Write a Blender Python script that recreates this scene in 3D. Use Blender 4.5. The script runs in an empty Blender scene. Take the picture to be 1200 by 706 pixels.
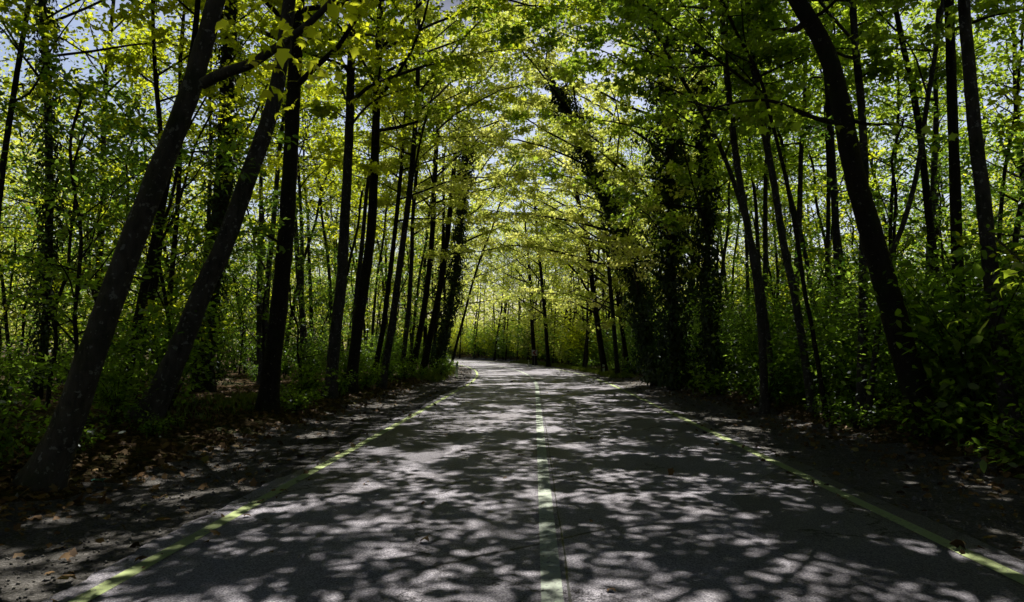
import bpy, math, random
import numpy as np
from mathutils import Vector, Matrix, noise as mnoise

random.seed(7)
S = bpy.context.scene
COL = S.collection
PI = math.pi
rad = math.radians

# ------------------------------------------------------------------ camera
CAM = Vector((0.0, 0.0, 1.6))
cam_d = bpy.data.cameras.new('camera')
cam_d.sensor_width = 36.0
cam_d.lens = 24.0
cam_d.clip_start = 0.05
cam_d.clip_end = 3000
cam = bpy.data.objects.new('camera', cam_d)
COL.objects.link(cam)
cam.location = CAM
cam.rotation_euler = (rad(90 + 3.93), 0, rad(1.86))
S.camera = cam
RM = cam.rotation_euler.to_matrix()

def W(px, py, Y):
    """measured photo point -> world point at distance Y ahead"""
    d = RM @ Vector(((px - 600) / 800, -(py - 353) / 800, -1))
    return CAM + d * (Y / d.y)

# ------------------------------------------------------------------ road plan
XC, Y0, RC = 0.11, 27.0, 165.0        # straight until Y0, then an arc turning left
def off(x, y):
    if y < Y0: return x - XC
    return math.hypot(x - (XC - RC), y - Y0) - RC
def road_pt(s, o):
    if s < Y0: return (XC + o, s)
    a = (s - Y0) / RC
    r = RC + o
    return (XC - RC + r * math.cos(a), Y0 + r * math.sin(a))
def sm(a, b, x):
    t = min(1, max(0, (x - a) / (b - a)))
    return t * t * (3 - 2 * t)
def fbm(x, y, sc, z=0.0):
    return mnoise.fractal(Vector((x * sc, y * sc, z)), 0.9, 2.1, 3)
def gz(x, y):
    o = off(x, y)
    if o < 0:
        e = -o
        h = 0.38 * sm(4.6, 7.5, e) + 0.10 * sm(4.3, 5.4, e)
        narrow = sm(22, 36, y)
        h = max(h, 0.45 * sm(3.5, 6.0, e) * narrow)
        h += -1.0 * sm(12, 30, e)
    else:
        e = o
        h = 0.12 * sm(5.3, 6.2, e) + 0.45 * sm(6, 10, e)
        h += 1.1 * sm(4.6, 9, e) * sm(52, 78, y)
        h += 1.5 * sm(12, 40, e)
    n = fbm(x, y, 0.5) * 0.10 + fbm(x, y, 2.3, 5) * 0.035
    return h + n * sm(4.4 if o < 0 else 5.2, 6.5, e)

# ------------------------------------------------------------------ nodes
def mat(name):
    m = bpy.data.materials.new(name); m.use_nodes = True
    nt = m.node_tree; nt.nodes.clear()
    return m, nt
def nd(nt, t, **kw):
    n = nt.nodes.new(t)
    for k, v in kw.items():
        if hasattr(n, k): setattr(n, k, v)
        else: n.inputs[k.replace('_', ' ')].default_value = v
    return n
def lk(nt, a, b): nt.links.new(a, b)
def ramp(nt, fac, stops):
    r = nt.nodes.new('ShaderNodeValToRGB')
    e = r.color_ramp.elements
    while len(e) < len(stops): e.new(0.5)
    for el, (p, c) in zip(e, stops):
        el.position = p; el.color = (c[0], c[1], c[2], 1) if not isinstance(c, float) else (c, c, c, 1)
    lk(nt, fac, r.inputs[0]); return r.outputs[0]
def tex(nt, vec, scale, detail=4, rough=0.55, dist=0.0):
    n = nd(nt, 'ShaderNodeTexNoise'); n.inputs['Scale'].default_value = scale
    n.inputs['Detail'].default_value = detail; n.inputs['Roughness'].default_value = rough
    n.inputs['Distortion'].default_value = dist
    lk(nt, vec, n.inputs['Vector']); return n.outputs['Fac']
def pos(nt): return nd(nt, 'ShaderNodeNewGeometry').outputs['Position']
def mixc(nt, f, a, b, mode='MIX'):
    m = nd(nt, 'ShaderNodeMix'); m.data_type = 'RGBA'; m.blend_type = mode
    for s, v in ((m.inputs[0], f), (m.inputs[6], a), (m.inputs[7], b)):
        if isinstance(v, (tuple, list)): s.default_value = (v[0], v[1], v[2], 1)
        elif isinstance(v, (int, float)): s.default_value = v
        else: lk(nt, v, s)
    return m.outputs[2]
def mth(nt, op, a, b=0.0):
    m = nd(nt, 'ShaderNodeMath', operation=op)
    for s, v in ((m.inputs[0], a), (m.inputs[1], b)):
        if isinstance(v, (int, float)): s.default_value = v
        else: lk(nt, v, s)
    return m.outputs[0]
def finish(nt, sh):
    o = nd(nt, 'ShaderNodeOutputMaterial'); lk(nt, sh, o.inputs[0])
def bump(nt, h, dist, strength=1.0):
    b = nd(nt, 'ShaderNodeBump'); b.inputs['Distance'].default_value = dist
    b.inputs['Strength'].default_value = strength
    lk(nt, h, b.inputs['Height']); return b.outputs[0]

def leaf_mat(name, dark, lite, tdark, tlite, gloss=0.06, tr=0.90, rough=0.38):
    m, nt = mat(name)
    a = nd(nt, 'ShaderNodeAttribute', attribute_name='tint').outputs['Fac']
    oi = nd(nt, 'ShaderNodeObjectInfo').outputs['Random']
    v = mth(nt, 'MULTIPLY_ADD', a, 0.75)
    v.node.inputs[2].default_value = 0.0
    v = mth(nt, 'ADD', v, mth(nt, 'MULTIPLY', oi, 0.25))
    c = ramp(nt, v, [(0.0, dark), (1.0, lite)])
    t = ramp(nt, v, [(0.0, tdark), (1.0, tlite)])
    d = nd(nt, 'ShaderNodeBsdfDiffuse'); lk(nt, c, d.inputs[0])
    tn = nd(nt, 'ShaderNodeBsdfTranslucent'); lk(nt, t, tn.inputs[0])
    g = nd(nt, 'ShaderNodeBsdfGlossy'); g.inputs['Roughness'].default_value = rough
    g.inputs[0].default_value = (0.8, 0.9, 0.9, 1)
    m1 = nd(nt, 'ShaderNodeMixShader'); m1.inputs[0].default_value = tr
    lk(nt, d.outputs[0], m1.inputs[1]); lk(nt, tn.outputs[0], m1.inputs[2])
    m2 = nd(nt, 'ShaderNodeMixShader'); m2.inputs[0].default_value = gloss
    lk(nt, m1.outputs[0], m2.inputs[1]); lk(nt, g.outputs[0], m2.inputs[2])
    finish(nt, m2.outputs[0]); return m

M = {}
M['leaf'] = leaf_mat('canopy_leaf', (.016, .036, .004), (.075, .11, .010), (.16, .28, .008), (.96, .98, .05), gloss=0.04)
M['leaf_far'] = leaf_mat('far_leaf_lit_tint', (.04, .075, .008), (.11, .15, .02), (.36, .48, .02), (1.0, .98, .28), gloss=0.04)  # brighter copy of the leaf: sunlight on far foliage put into its colour
M['leaf_dark'] = leaf_mat('wood_leaf_shade_tint', (.010, .026, .004), (.045, .085, .012), (.07, .17, .01), (.76, .93, .07), gloss=0.05)  # darker copy of the leaf: shade of the right wood put into its colour
M['leaf_under'] = leaf_mat('understorey_leaf', (.022, .055, .010), (.05, .10, .018), (.05, .13, .012), (.40, .60, .06), gloss=0.045)
M['ivy'] = leaf_mat('ivy_leaf', (.008, .020, .006), (.020, .042, .012), (.008, .022, .004), (.03, .07, .010), gloss=0.04, tr=0.3, rough=0.45)
M['grass'] = leaf_mat('grass_blade', (.04, .08, .01), (.12, .16, .02), (.08, .15, .01), (.3, .36, .04), gloss=0.04, tr=0.4)

def bark(name, c0, c1, spot, amount):
    m, nt = mat(name)
    tc = nd(nt, 'ShaderNodeTexCoord').outputs['Object']
    mp = nd(nt, 'ShaderNodeMapping'); mp.inputs['Scale'].default_value = (1, 1, .35)
    lk(nt, tc, mp.inputs[0])
    n1 = tex(nt, mp.outputs[0], 9, 6, .65, .4)
    c = ramp(nt, n1, [(.3, c0), (.72, c1)])
    n2 = tex(nt, tc, 14, 3, .6)
    sp = ramp(nt, n2, [(amount, 0.0), (amount + .05, 1.0)])
    c = mixc(nt, sp, c, spot)
    moss = ramp(nt, tex(nt, tc, 1.7, 4, .6), [(.52, 0.0), (.7, .75)])
    c = mixc(nt, moss, c, (.030, .042, .012))
    b = nd(nt, 'ShaderNodeBsdfPrincipled'); lk(nt, c, b.inputs['Base Color'])
    b.inputs['Roughness'].default_value = .88
    b.inputs['Specular IOR Level'].default_value = .2
    h = tex(nt, mp.outputs[0], 26, 5, .7, .6)
    lk(nt, bump(nt, h, .02, .9), b.inputs['Normal'])
    finish(nt, b.outputs[0]); return m
M['bark'] = bark('mottled_bark', (.05, .042, .03), (.17, .145, .105), (.34, .32, .24), .60)
M['bark_dark'] = bark('dark_bark', (.016, .013, .010), (.045, .036, .027), (.18, .17, .12), .64)
M['bark_pale'] = bark('pale_bark', (.05, .045, .032), (.12, .11, .08), (.22, .21, .15), .60)

def road_mat():
    m, nt = mat('asphalt')
    p = pos(nt)
    fine = tex(nt, p, 75, 4, .8)
    c = ramp(nt, fine, [(.34, (.10, .098, .112)), (.48, (.52, .495, .575)), (.62, (1.0, .97, 1.0))])
    mid = tex(nt, p, 22, 4, .6)
    c = mixc(nt, .55, c, ramp(nt, mid, [(.3, (.68, .68, .69)), (.7, (1.1, 1.1, 1.13))]), 'MULTIPLY')
    # wheel tracks and stains
    big = tex(nt, p, .55, 5, .6, .3)
    c = mixc(nt, .8, c, ramp(nt, big, [(.34, (.66, .65, .63)), (.60, (1.0, 1.0, 1.0))]), 'MULTIPLY')
    # resurfacing patches: stretched cells, darker tar
    mp = nd(nt, 'ShaderNodeMapping'); mp.inputs['Scale'].default_value = (.34, .16, 1); mp.inputs['Location'].default_value = (.35, .12, 0)
    lk(nt, p, mp.inputs[0])
    wob = tex(nt, p, 3.0, 4, .6)
    va = nd(nt, 'ShaderNodeVectorMath', operation='ADD')
    lk(nt, mp.outputs[0], va.inputs[0])
    cmb = nd(nt, 'ShaderNodeCombineXYZ'); w2 = mth(nt, 'MULTIPLY', wob, .10)
    lk(nt, w2, cmb.inputs[0]); lk(nt, w2, cmb.inputs[1]); lk(nt, cmb.outputs[0], va.inputs[1])
    vo = nd(nt, 'ShaderNodeTexVoronoi'); vo.inputs['Scale'].default_value = 1.0
    lk(nt, va.outputs[0], vo.inputs['Vector'])
    sep = nd(nt, 'ShaderNodeSeparateColor'); lk(nt, vo.outputs['Color'], sep.inputs[0])
    pat = ramp(nt, sep.outputs[0], [(.79, 1.0), (.80, .62)])
    c = mixc(nt, 1.0, c, pat, 'MULTIPLY')
    # cracks
    ve = nd(nt, 'ShaderNodeTexVoronoi', feature='DISTANCE_TO_EDGE'); ve.inputs['Scale'].default_value = .55
    va2 = nd(nt, 'ShaderNodeVectorMath', operation='ADD'); lk(nt, p, va2.inputs[0])
    wob2 = tex(nt, p, 2.2, 6, .7); cm2 = nd(nt, 'ShaderNodeCombineXYZ'); w3 = mth(nt, 'MULTIPLY', wob2, 1.2)
    lk(nt, w3, cm2.inputs[0]); lk(nt, w3, cm2.inputs[1]); lk(nt, cm2.outputs[0], va2.inputs[1]); lk(nt, va2.outputs[0], ve.inputs['Vector'])
    cr = ramp(nt, ve.outputs['Distance'], [(.0, .12), (.016, 1.0)])
    msk = ramp(nt, tex(nt, p, .33, 2), [(.44, 0.0), (.50, 1.0)])
    c = mixc(nt, msk, c, mixc(nt, 1.0, c, cr, 'MULTIPLY'))
    b = nd(nt, 'ShaderNodeBsdfPrincipled'); lk(nt, c, b.inputs['Base Color'])
    b.inputs['Roughness'].default_value = .48
    b.inputs['Specular IOR Level'].default_value = .06
    hh = mth(nt, 'ADD', mth(nt, 'MULTIPLY', tex(nt, p, 90, 3, .7), 1.0), mth(nt, 'MULTIPLY', mid, .6))
    lk(nt, bump(nt, hh, .012, .8), b.inputs['Normal'])
    finish(nt, b.outputs[0]); return m
M['road'] = road_mat()

def paint_mat(name, col, wear):
    m, nt = mat(name)
    p = pos(nt)
    n = tex(nt, p, 24, 6, .75); n2 = tex(nt, p, 1.3, 3, .6)
    w = mth(nt, 'ADD', mth(nt, 'MULTIPLY', n, .75), mth(nt, 'MULTIPLY', n2, .25))
    f = ramp(nt, w, [(wear, 0.0), (wear + .07, 1.0)])
    fine = ramp(nt, tex(nt, p, 150, 3, .7), [(.3, (.10, .10, .105)), (.7, (.42, .42, .44))])
    c = mixc(nt, f, fine, mixc(nt, .25, (col[0], col[1], col[2]), ramp(nt, n, [(.3, (.55, .55, .55)), (.7, (1., 1., 1.))]), 'MULTIPLY'))
    b = nd(nt, 'ShaderNodeBsdfPrincipled'); lk(nt, c, b.inputs['Base Color'])
    b.inputs['Roughness'].default_value = .6; b.inputs['Specular IOR Level'].default_value = .1
    lk(nt, bump(nt, tex(nt, p, 90, 3, .7), .006, .6), b.inputs['Normal'])
    finish(nt, b.outputs[0]); return m
M['paint'] = paint_mat('worn_edge_paint', (.80, .95, .44), .36)  # green of light filtered through leaves is mixed into this paint colour
M['paint_c'] = paint_mat('worn_centre_paint', (.86, .96, .80), .40)

def ground_mat(name, c0, c1, c2, litter):
    m, nt = mat(name)
    p = pos(nt)
    n = tex(nt, p, 40, 5, .7); g = tex(nt, p, 4, 5, .65)
    c = ramp(nt, n, [(.3, c0), (.55, c1), (.75, c2)])
    c = mixc(nt, .7, c, ramp(nt, g, [(.3, (.5, .48, .42)), (.7, (1.1, 1.1, 1.1))]), 'MULTIPLY')
    if litter:
        vo = nd(nt, 'ShaderNodeTexVoronoi'); vo.inputs['Scale'].default_value = 14; lk(nt, p, vo.inputs['Vector'])
        sep = nd(nt, 'ShaderNodeSeparateColor'); lk(nt, vo.outputs['Color'], sep.inputs[0])
        lc = ramp(nt, sep.outputs[0], [(.0, (.03, .018, .008)), (.5, (.10, .055, .02)), (1., (.20, .13, .06))])
        c = mixc(nt, .8, c, lc)
        moss = ramp(nt, tex(nt, p, .6, 4, .6), [(.5, 0.0), (.62, .8)])
        c = mixc(nt, moss, c, (.03, .05, .012))
    b = nd(nt, 'ShaderNodeBsdfPrincipled'); lk(nt, c, b.inputs['Base Color'])
    b.inputs['Roughness'].default_value = .95; b.inputs['Specular IOR Level'].default_value = .2
    h = mth(nt, 'ADD', tex(nt, p, 60, 4, .7), mth(nt, 'MULTIPLY', tex(nt, p, 14, 3), .8))
    lk(nt, bump(nt, h, .03, 1.0), b.inputs['Normal'])
    finish(nt, b.outputs[0]); return m
M['tar'] = ground_mat('tar_patch', (.05, .05, .052), (.12, .118, .125), (.30, .29, .31), False)
M['forest_floor'] = ground_mat('forest_floor', (.018, .013, .008), (.04, .03, .018), (.07, .055, .03), True)
M['shoulder'] = ground_mat('gravel_shoulder', (.09, .085, .08), (.32, .305, .29), (.72, .69, .67), False)

def litter_mat():
    m, nt = mat('fallen_leaf')
    a = nd(nt, 'ShaderNodeAttribute', attribute_name='tint').outputs['Fac']
    c = ramp(nt, a, [(0., (.05, .028, .012)), (.5, (.15, .075, .025)), (.85, (.28, .17, .07)), (1., (.30, .27, .08))])
    b = nd(nt, 'ShaderNodeBsdfPrincipled'); lk(nt, c, b.inputs['Base Color']); b.inputs['Roughness'].default_value = .7
    finish(nt, b.outputs[0]); return m
M['litter'] = litter_mat()
def simple(name, c0, c1, rough=.5, scale=12, metal=0.0, spec=.5):
    m, nt = mat(name)
    tc = nd(nt, 'ShaderNodeTexCoord').outputs['Object']
    c = ramp(nt, tex(nt, tc, scale, 5, .65), [(.35, c0), (.65, c1)])
    b = nd(nt, 'ShaderNodeBsdfPrincipled'); lk(nt, c, b.inputs['Base Color'])
    b.inputs['Roughness'].default_value = rough; b.inputs['Metallic'].default_value = metal
    b.inputs['Specular IOR Level'].default_value = spec
    finish(nt, b.outputs[0]); return m
M['black'] = simple('black_band', (.015, .015, .015), (.03, .03, .03), .5)
M['reflector'] = simple('reflector_glass', (.75, .72, .68), (.85, .82, .8), .2)
M['reflector_red'] = simple('reflector_red', (.55, .10, .06), (.6, .14, .08), .25)
def thin_plastic(name, c0, c1):
    m, nt = mat(name)
    tc = nd(nt, 'ShaderNodeTexCoord').outputs['Object']
    c = ramp(nt, tex(nt, tc, 9, 5, .65), [(.35, c0), (.65, c1)])
    d = nd(nt, 'ShaderNodeBsdfDiffuse'); t = nd(nt, 'ShaderNodeBsdfTranslucent'); lk(nt, c, d.inputs[0]); lk(nt, c, t.inputs[0])
    mx = nd(nt, 'ShaderNodeMixShader'); mx.inputs[0].default_value = .5
    lk(nt, d.outputs[0], mx.inputs[1]); lk(nt, t.outputs[0], mx.inputs[2]); finish(nt, mx.outputs[0]); return m
M['post'] = thin_plastic('weathered_post_plastic', (.75, .88, .60), (.9, .95, .84))
M['sign_white'] = thin_plastic('sign_white', (.80, .76, .74), (.95, .92, .90))
M['sign_red'] = simple('sign_red', (.42, .02, .025), (.5, .03, .03), .4)
M['steel'] = simple('galvanised_steel', (.12, .12, .12), (.2, .2, .2), .5, 20, .6)
M['tar_seam'] = simple('tar_seam', (.012, .012, .013), (.16, .16, .16), .6, 6)
M['stone'] = simple('pebble', (.08, .075, .065), (.32, .30, .27), .9, 4)
M['scrap'] = simple('blue_green_wrapper', (.03, .25, .22), (.10, .42, .36), .4)

# ------------------------------------------------------------------ mesh helpers
def raw_mesh(name, V, loops, starts, tint=None, smooth=False):
    me = bpy.data.meshes.new(name)
    V = np.asarray(V, np.float32).reshape(-1, 3)
    loops = np.asarray(loops, np.int32); starts = np.asarray(starts, np.int32)
    me.vertices.add(len(V)); me.vertices.foreach_set('co', V.ravel())
    me.loops.add(len(loops)); me.loops.foreach_set('vertex_index', loops)
    me.polygons.add(len(starts)); me.polygons.foreach_set('loop_start', starts)
    me.update(calc_edges=True)
    if smooth: me.polygons.foreach_set('use_smooth', np.ones(len(starts), bool))
    if tint is not None:
        at = me.attributes.new('tint', 'FLOAT', 'FACE')
        at.data.foreach_set('value', np.asarray(tint, np.float32))
    return me

class Tubes:
    def __init__(s): s.v, s.q, s.n = [], [], 0
    def add(s, pts, radii, sides=8, rough=0.0, rng=None, cap=True):
        pts = np.asarray(pts, float); n = len(pts)
        radii = np.asarray(radii, float)
        T = np.gradient(pts, axis=0); T /= np.linalg.norm(T, axis=1)[:, None] + 1e-9
        up = np.array([0, 0, 1.]) if abs(T[0][2]) < .9 else np.array([1., 0, 0])
        A = np.cross(T, up); A /= np.linalg.norm(A, axis=1)[:, None] + 1e-9
        for i in range(1, n):                       # keep the frame from flipping
            if np.dot(A[i], A[i - 1]) < 0: A[i] = -A[i]
        B = np.cross(T, A)
        th = np.linspace(0, 2 * PI, sides, endpoint=False)
        R = np.repeat(radii[:, None], sides, 1)
        if rough:
            lob = sum(rng.uniform(.3, 1) * np.cos(k * th + rng.uniform(0, 6)) for k in (2, 3, 5))
            R = R * (1 + rough * .5 * lob[None, :] + rough * rng.normal(0, .5, (n, sides)))
        ring = pts[:, None, :] + R[..., None] * (np.cos(th)[None, :, None] * A[:, None, :] + np.sin(th)[None, :, None] * B[:, None, :])
        base = s.n
        s.v.append(ring.reshape(-1, 3)); s.n += n * sides
        i = np.arange(n - 1)[:, None] * sides; j = np.arange(sides)[None, :]; j2 = (j + 1) % sides
        s.q.append((base + np.stack([i + j, i + j2, i + sides + j2, i + sides + j], -1)).reshape(-1, 4))
    def mesh(s, name):
        V = np.concatenate(s.v); Q = np.concatenate(s.q)
        return raw_mesh(name, V, Q.ravel(), np.arange(len(Q)) * 4, smooth=True)

LOBED = np.array([(0, 0, 0), (.34, .0, -.04), (.29, .20, .01), (.56, .40, -.12), (.31, .52, .02), (.15, .78, -.02), (0, 1.0, -.20),
                  (-.15, .78, -.02), (-.31, .52, .02), (-.56, .40, -.12), (-.29, .20, .01), (-.34, .0, -.04)])
HEX = np.array([(0, 0, 0), (.34, .30, -.03), (.30, .62, -.04), (0, 1, -.08), (-.30, .62, -.04), (-.34, .30, -.03)])
OVAL = np.array([(0, 0, 0), (.24, .30, .03), (.20, .66, .0), (0, 1, -.10), (-.20, .66, .0), (-.24, .30, .03)])
def leaves_mesh(name, P, D, size, shape, rng, tilt=.65, tint=None, nbase=None):
    """P: points, D: directions that the tips follow; each leaf a small lobed polygon"""
    n = len(P)
    nb = np.tile([0, 0, 1.], (n, 1)) if nbase is None else nbase
    N = nb + rng.normal(0, tilt, (n, 3)); N /= np.linalg.norm(N, axis=1)[:, None]
    D = D + rng.normal(0, .7, (n, 3))
    D -= N * (D * N).sum(1)[:, None]; D /= np.linalg.norm(D, axis=1)[:, None] + 1e-9
    Xa = np.cross(D, N)
    sz = size * np.clip(rng.normal(.92, .27, n), .35, 1.6)
    sh = shape[None] * sz[:, None, None]
    sh = sh * np.stack([rng.uniform(.8, 1.15, n), np.ones(n), rng.uniform(.3, 2.2, n)], -1)[:, None, :]
    V = P[:, None] + sh[..., :1] * Xa[:, None] + sh[..., 1:2] * D[:, None] + sh[..., 2:] * N[:, None]
    k = len(shape)
    t = np.clip(rng.normal(.45, .25, n), 0, 1) if tint is None else np.clip(tint + rng.normal(0, .16, n), 0, 1)
    return raw_mesh(name, V, np.arange(n * k), np.arange(n) * k, t)

def link(o, parent=None):
    COL.objects.link(o)
    if parent: o.parent = parent
    return o
def mobj(name, me, m, parent=None, loc=(0, 0, 0)):
    o = bpy.data.objects.new(name, me)
    if m: me.materials.append(m) if not me.materials else None
    o.location = loc
    return link(o, parent)
def thing(name, label, cat, loc, group=None):
    o = bpy.data.objects.new(name, None); COL.objects.link(o)
    o.location = loc; o.empty_display_size = .3
    o['label'] = label; o['category'] = cat
    if group: o['group'] = group
    return o
def tag(o, **kw):
    for k, v in kw.items(): o[k] = v
    return o

# ------------------------------------------------------------------ crowns
def catmull(P, per=6):
    P = np.asarray(P, float)
    if len(P) < 3: 
        t = np.linspace(0, 1, per * 2)[:, None]; return P[0] * (1 - t) + P[-1] * t
    Q = np.vstack([2 * P[0] - P[1], P, 2 * P[-1] - P[-2]])
    out = []
    for i in range(1, len(Q) - 2):
        for t in np.linspace(0, 1, per, endpoint=False):
            a, b, c, d = Q[i - 1], Q[i], Q[i + 1], Q[i + 2]
            out.append(.5 * ((2 * b) + (c - a) * t + (2 * a - 5 * b + 4 * c - d) * t * t + (3 * b - a - 3 * c + d) * t ** 3))
    out.append(Q[-2]); return np.array(out)

def grow(curve, radii, tub, rng, h0, reach, nlimb, nleaf, bias=(0, 0), leaf=.15, twig_tubes=True, dens=1.0, topcap=True):
    """limbs and twigs added to tub; returns leaf points, directions, tints"""
    Z = curve[:, 2]; top = Z[-1]
    P, D, T = [], [], []
    ga = rng.uniform(0, 6)
    ba = math.atan2(bias[1], bias[0]); bs = math.hypot(*bias)
    for k in range(nlimb):
        u = (k + rng.uniform(0, .9)) / nlimb
        h = h0 + (top - h0) * u
        i = int(np.clip(np.searchsorted(Z, h), 1, len(curve) - 1))
        st = curve[i]; r0 = radii[i]
        ga += 2.4 + rng.normal(0, .35)
        L = reach * (.45 + .75 * math.sin(PI * min(1, .18 + .82 * u)) ** .8) * rng.uniform(.7, 1.2)
        L *= 1 + bs * math.cos(ga - ba)
        if L < .5: continue
        rise = rng.uniform(.15, .75) + .35 * u
        d = np.array([math.cos(ga), math.sin(ga), rise]); d /= np.linalg.norm(d)
        nseg = 7; pts = [st]
        cur = st.copy(); dd = d.copy()
        for s_ in range(nseg):
            dd = dd + rng.normal(0, .10, 3) + np.array([0, 0, -.07 if s_ > 2 else .02]); dd /= np.linalg.norm(dd)
            cur = cur + dd * L / nseg; pts.append(cur.copy())
        pts = np.array(pts)
        rr = np.linspace(min(r0 * .5, .016 + .016 * L), .006, len(pts))
        tub.add(pts, rr, 5 if L > 1.5 else 4)
        ltint = rng.normal(.42, .16)
        ntw = max(3, int(L * 1.08 * dens))
        for w in range(ntw):
            f = .22 + .78 * (w + rng.uniform(0, 1)) / ntw
            x = f * nseg; a = int(min(nseg - 1, x)); q = pts[a] + (pts[a + 1] - pts[a]) * (x - a)
            dirl = pts[a + 1] - pts[a]; dirl /= np.linalg.norm(dirl)
            side = np.cross(dirl, [0, 0, 1.]) * (1 if w % 2 else -1)
            td = side * rng.uniform(.4, 1) + dirl * rng.uniform(.2, .9) + np.array([0, 0, rng.normal(-.02, .28)])
            td /= np.linalg.norm(td)
            tl = rng.uniform(.45, 1.15) * (1.15 - .4 * f)
            e = q + td * tl + np.array([0, 0, -.05])
            if twig_tubes: tub.add(np.array([q, (q + e) / 2 + [0, 0, .03], e]), [.008, .006, .003], 3)
            n = max(4, int(nleaf * 1.35 * rng.uniform(.5, 1.5)))
            t = rng.uniform(.15, 1.08, n)[:, None]
            pp = q + (e - q) * t + rng.normal(0, 1, (n, 3)) * np.array([.17, .17, .085]) * (1 if leaf < .2 else 1.4)
            P.append(pp); D.append(np.tile(td * .9 + [0, 0, -.45], (n, 1)) + rng.normal(0, .35, (n, 3)))
            T.append(np.full(n, ltint + rng.normal(0, .08)))
    return np.concatenate(P), np.concatenate(D), np.concatenate(T)

def ivy_points(curve, radii, rng, z0, z1, n, thick=.16, bulge=1.0):
    Z = curve[:, 2]
    h = rng.uniform(z0, z1, n)
    cx = np.interp(h, Z, curve[:, 0]); cy = np.interp(h, Z, curve[:, 1]); r = np.interp(h, Z, radii)
    th = rng.uniform(0, 2 * PI, n)
    lump = 1 + .55 * np.sin(h * 2.3 + 2 * np.cos(th + h * .7)) + .35 * np.sin(h * 5.1 + th * 3)
    rr = r + thick * bulge * np.clip(lump, .15, 3) * rng.uniform(.1, 1.0, n) ** .7
    out = np.stack([np.cos(th), np.sin(th), np.zeros(n)], 1)
    P = np.stack([cx, cy, h], 1) + out * rr[:, None]
    return P, out * .4 + np.array([0, 0, -1.]), out + np.array([0, 0, .35])

def trunk_profile(curve, r_base, r_top, flare=.35):
    Z = curve[:, 2] - curve[0, 2]; H = Z[-1]
    t = Z / H
    r = r_base + (r_top - r_base) * t ** .85
    return r * (1 + flare * np.exp(-np.clip(Z, 0, None) / .35))

# ------------------------------------------------------------------ hero trees (traced trunks)
def hero(name, label, pts, Y, wb, wt, H=None, h0=5.0, reach=3.2, nlimb=16, nleaf=26, bias=None, ivy=None, leafm=None, barkm='bark',
         group=None, lean_y=0.0, leaf=.135, seed=0, sides=14, shape=None, branch=None, dens=1.0, trunk_mid=True):
    rng = np.random.default_rng(1000 + seed)
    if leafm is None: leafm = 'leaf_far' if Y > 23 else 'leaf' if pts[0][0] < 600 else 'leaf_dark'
    Wp = []
    for i, p in enumerate(pts):
        yy = Y + lean_y * i / max(1, len(pts) - 1)
        Wp.append(np.array(W(p[0], p[1], yy)))
    b = Wp[0]
    g = gz(b[0], b[1])
    if b[2] > g + .05:
        d = (Wp[0] - Wp[1]); d = d / abs(d[2]) if abs(d[2]) > 1e-3 else np.array([0, 0, -1.])
        ext = b + d * (b[2] - g) * np.array([.6, .6, 1])
        Wp.insert(0, ext)
    Wp[0][2] = gz(Wp[0][0], Wp[0][1]) - .12
    base = np.array([Wp[0][0], Wp[0][1], gz(Wp[0][0], Wp[0][1])])
    last = Wp[-1].copy()
    dirn = Wp[-1] - Wp[-2]; dirn /= np.linalg.norm(dirn)
    if H is None: H = rng.uniform(13.5, 17)
    seen_top = last[2]
    while last[2] < H - .5:
        dirn = dirn * .93 + np.array([rng.normal(0, .05), rng.normal(0, .05), .09]); dirn /= np.linalg.norm(dirn)
        last = last + dirn * 1.5; Wp.append(last.copy())
    curve = catmull(Wp, 7) - base
    kw_ = .68 if Y < 12 else .66
    r_b = wb * Y / 800 / 2 * kw_; r_s = wt * Y / 800 / 2 * kw_
    Zc = curve[:, 2]; sz = seen_top - base[2]
    rad_ = np.where(Zc < sz, r_b + (r_s - r_b) * np.clip(Zc / sz, 0, 1), r_s + (.03 - r_s) * np.clip((Zc - sz) / max(.5, Zc[-1] - sz), 0, 1))
    rad_ = rad_ * (1 + .60 * np.exp(-np.clip(Zc, 0, None) / .28))
    root = thing(name, label, 'tree', tuple(base), group)
    tub = Tubes(); tub.add(curve, rad_, sides, .06, rng)
    bz = bias
    if bz is None: bz = (-.85, -.1) if base[0] > 0 else (.85, -.1)
    if 11 < Y < 45: reach *= 1.18
    if Y > 17: nlimb = int(nlimb * 1.25)
    if Y < 12: leaf = .118
    if Y > 34: nlimb = int(nlimb * .8)
    nlimb = int(nlimb * 1.35); nleaf = int(nleaf * 2.35); reach *= 1.1
    P, D, T = grow(curve, rad_, tub, rng, h0, reach, nlimb, nleaf, bz, leaf, True, dens)
    if branch:
        for (bp, w0, w1, lvs) in branch:
            Bw = catmull([np.array(W(x, y, yy)) for x, y, yy in bp], 5) - base
            tub.add(Bw, np.linspace(w0, w1, len(Bw)), 7, .05, rng)
            n = lvs
            if n:
                i = rng.integers(len(Bw) // 3, len(Bw), n)
                P2 = Bw[i] + rng.normal(0, 1, (n, 3)) * [.28, .28, .16] + [0, 0, -.05]
                P = np.vstack([P, P2]); D = np.vstack([D, np.tile([0, 0, -.8], (n, 1))]); T = np.concatenate([T, np.full(n, .75)])
    mobj('trunk', tub.mesh('trunk'), M[barkm], root)
    mobj('crown', leaves_mesh('crown', P, D, leaf, LOBED if shape is None else shape, rng, .62, T), M[leafm], root)
    if ivy:
        z0, z1, n, th = ivy
        Pi, Di, Ni = ivy_points(curve, rad_, rng, z0, z1, n, th)
        mobj('ivy', leaves_mesh('ivy', Pi, Di, .09 if Y < 20 else .15, OVAL, rng, .45, None, Ni), M['ivy'], root)
    return root

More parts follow.
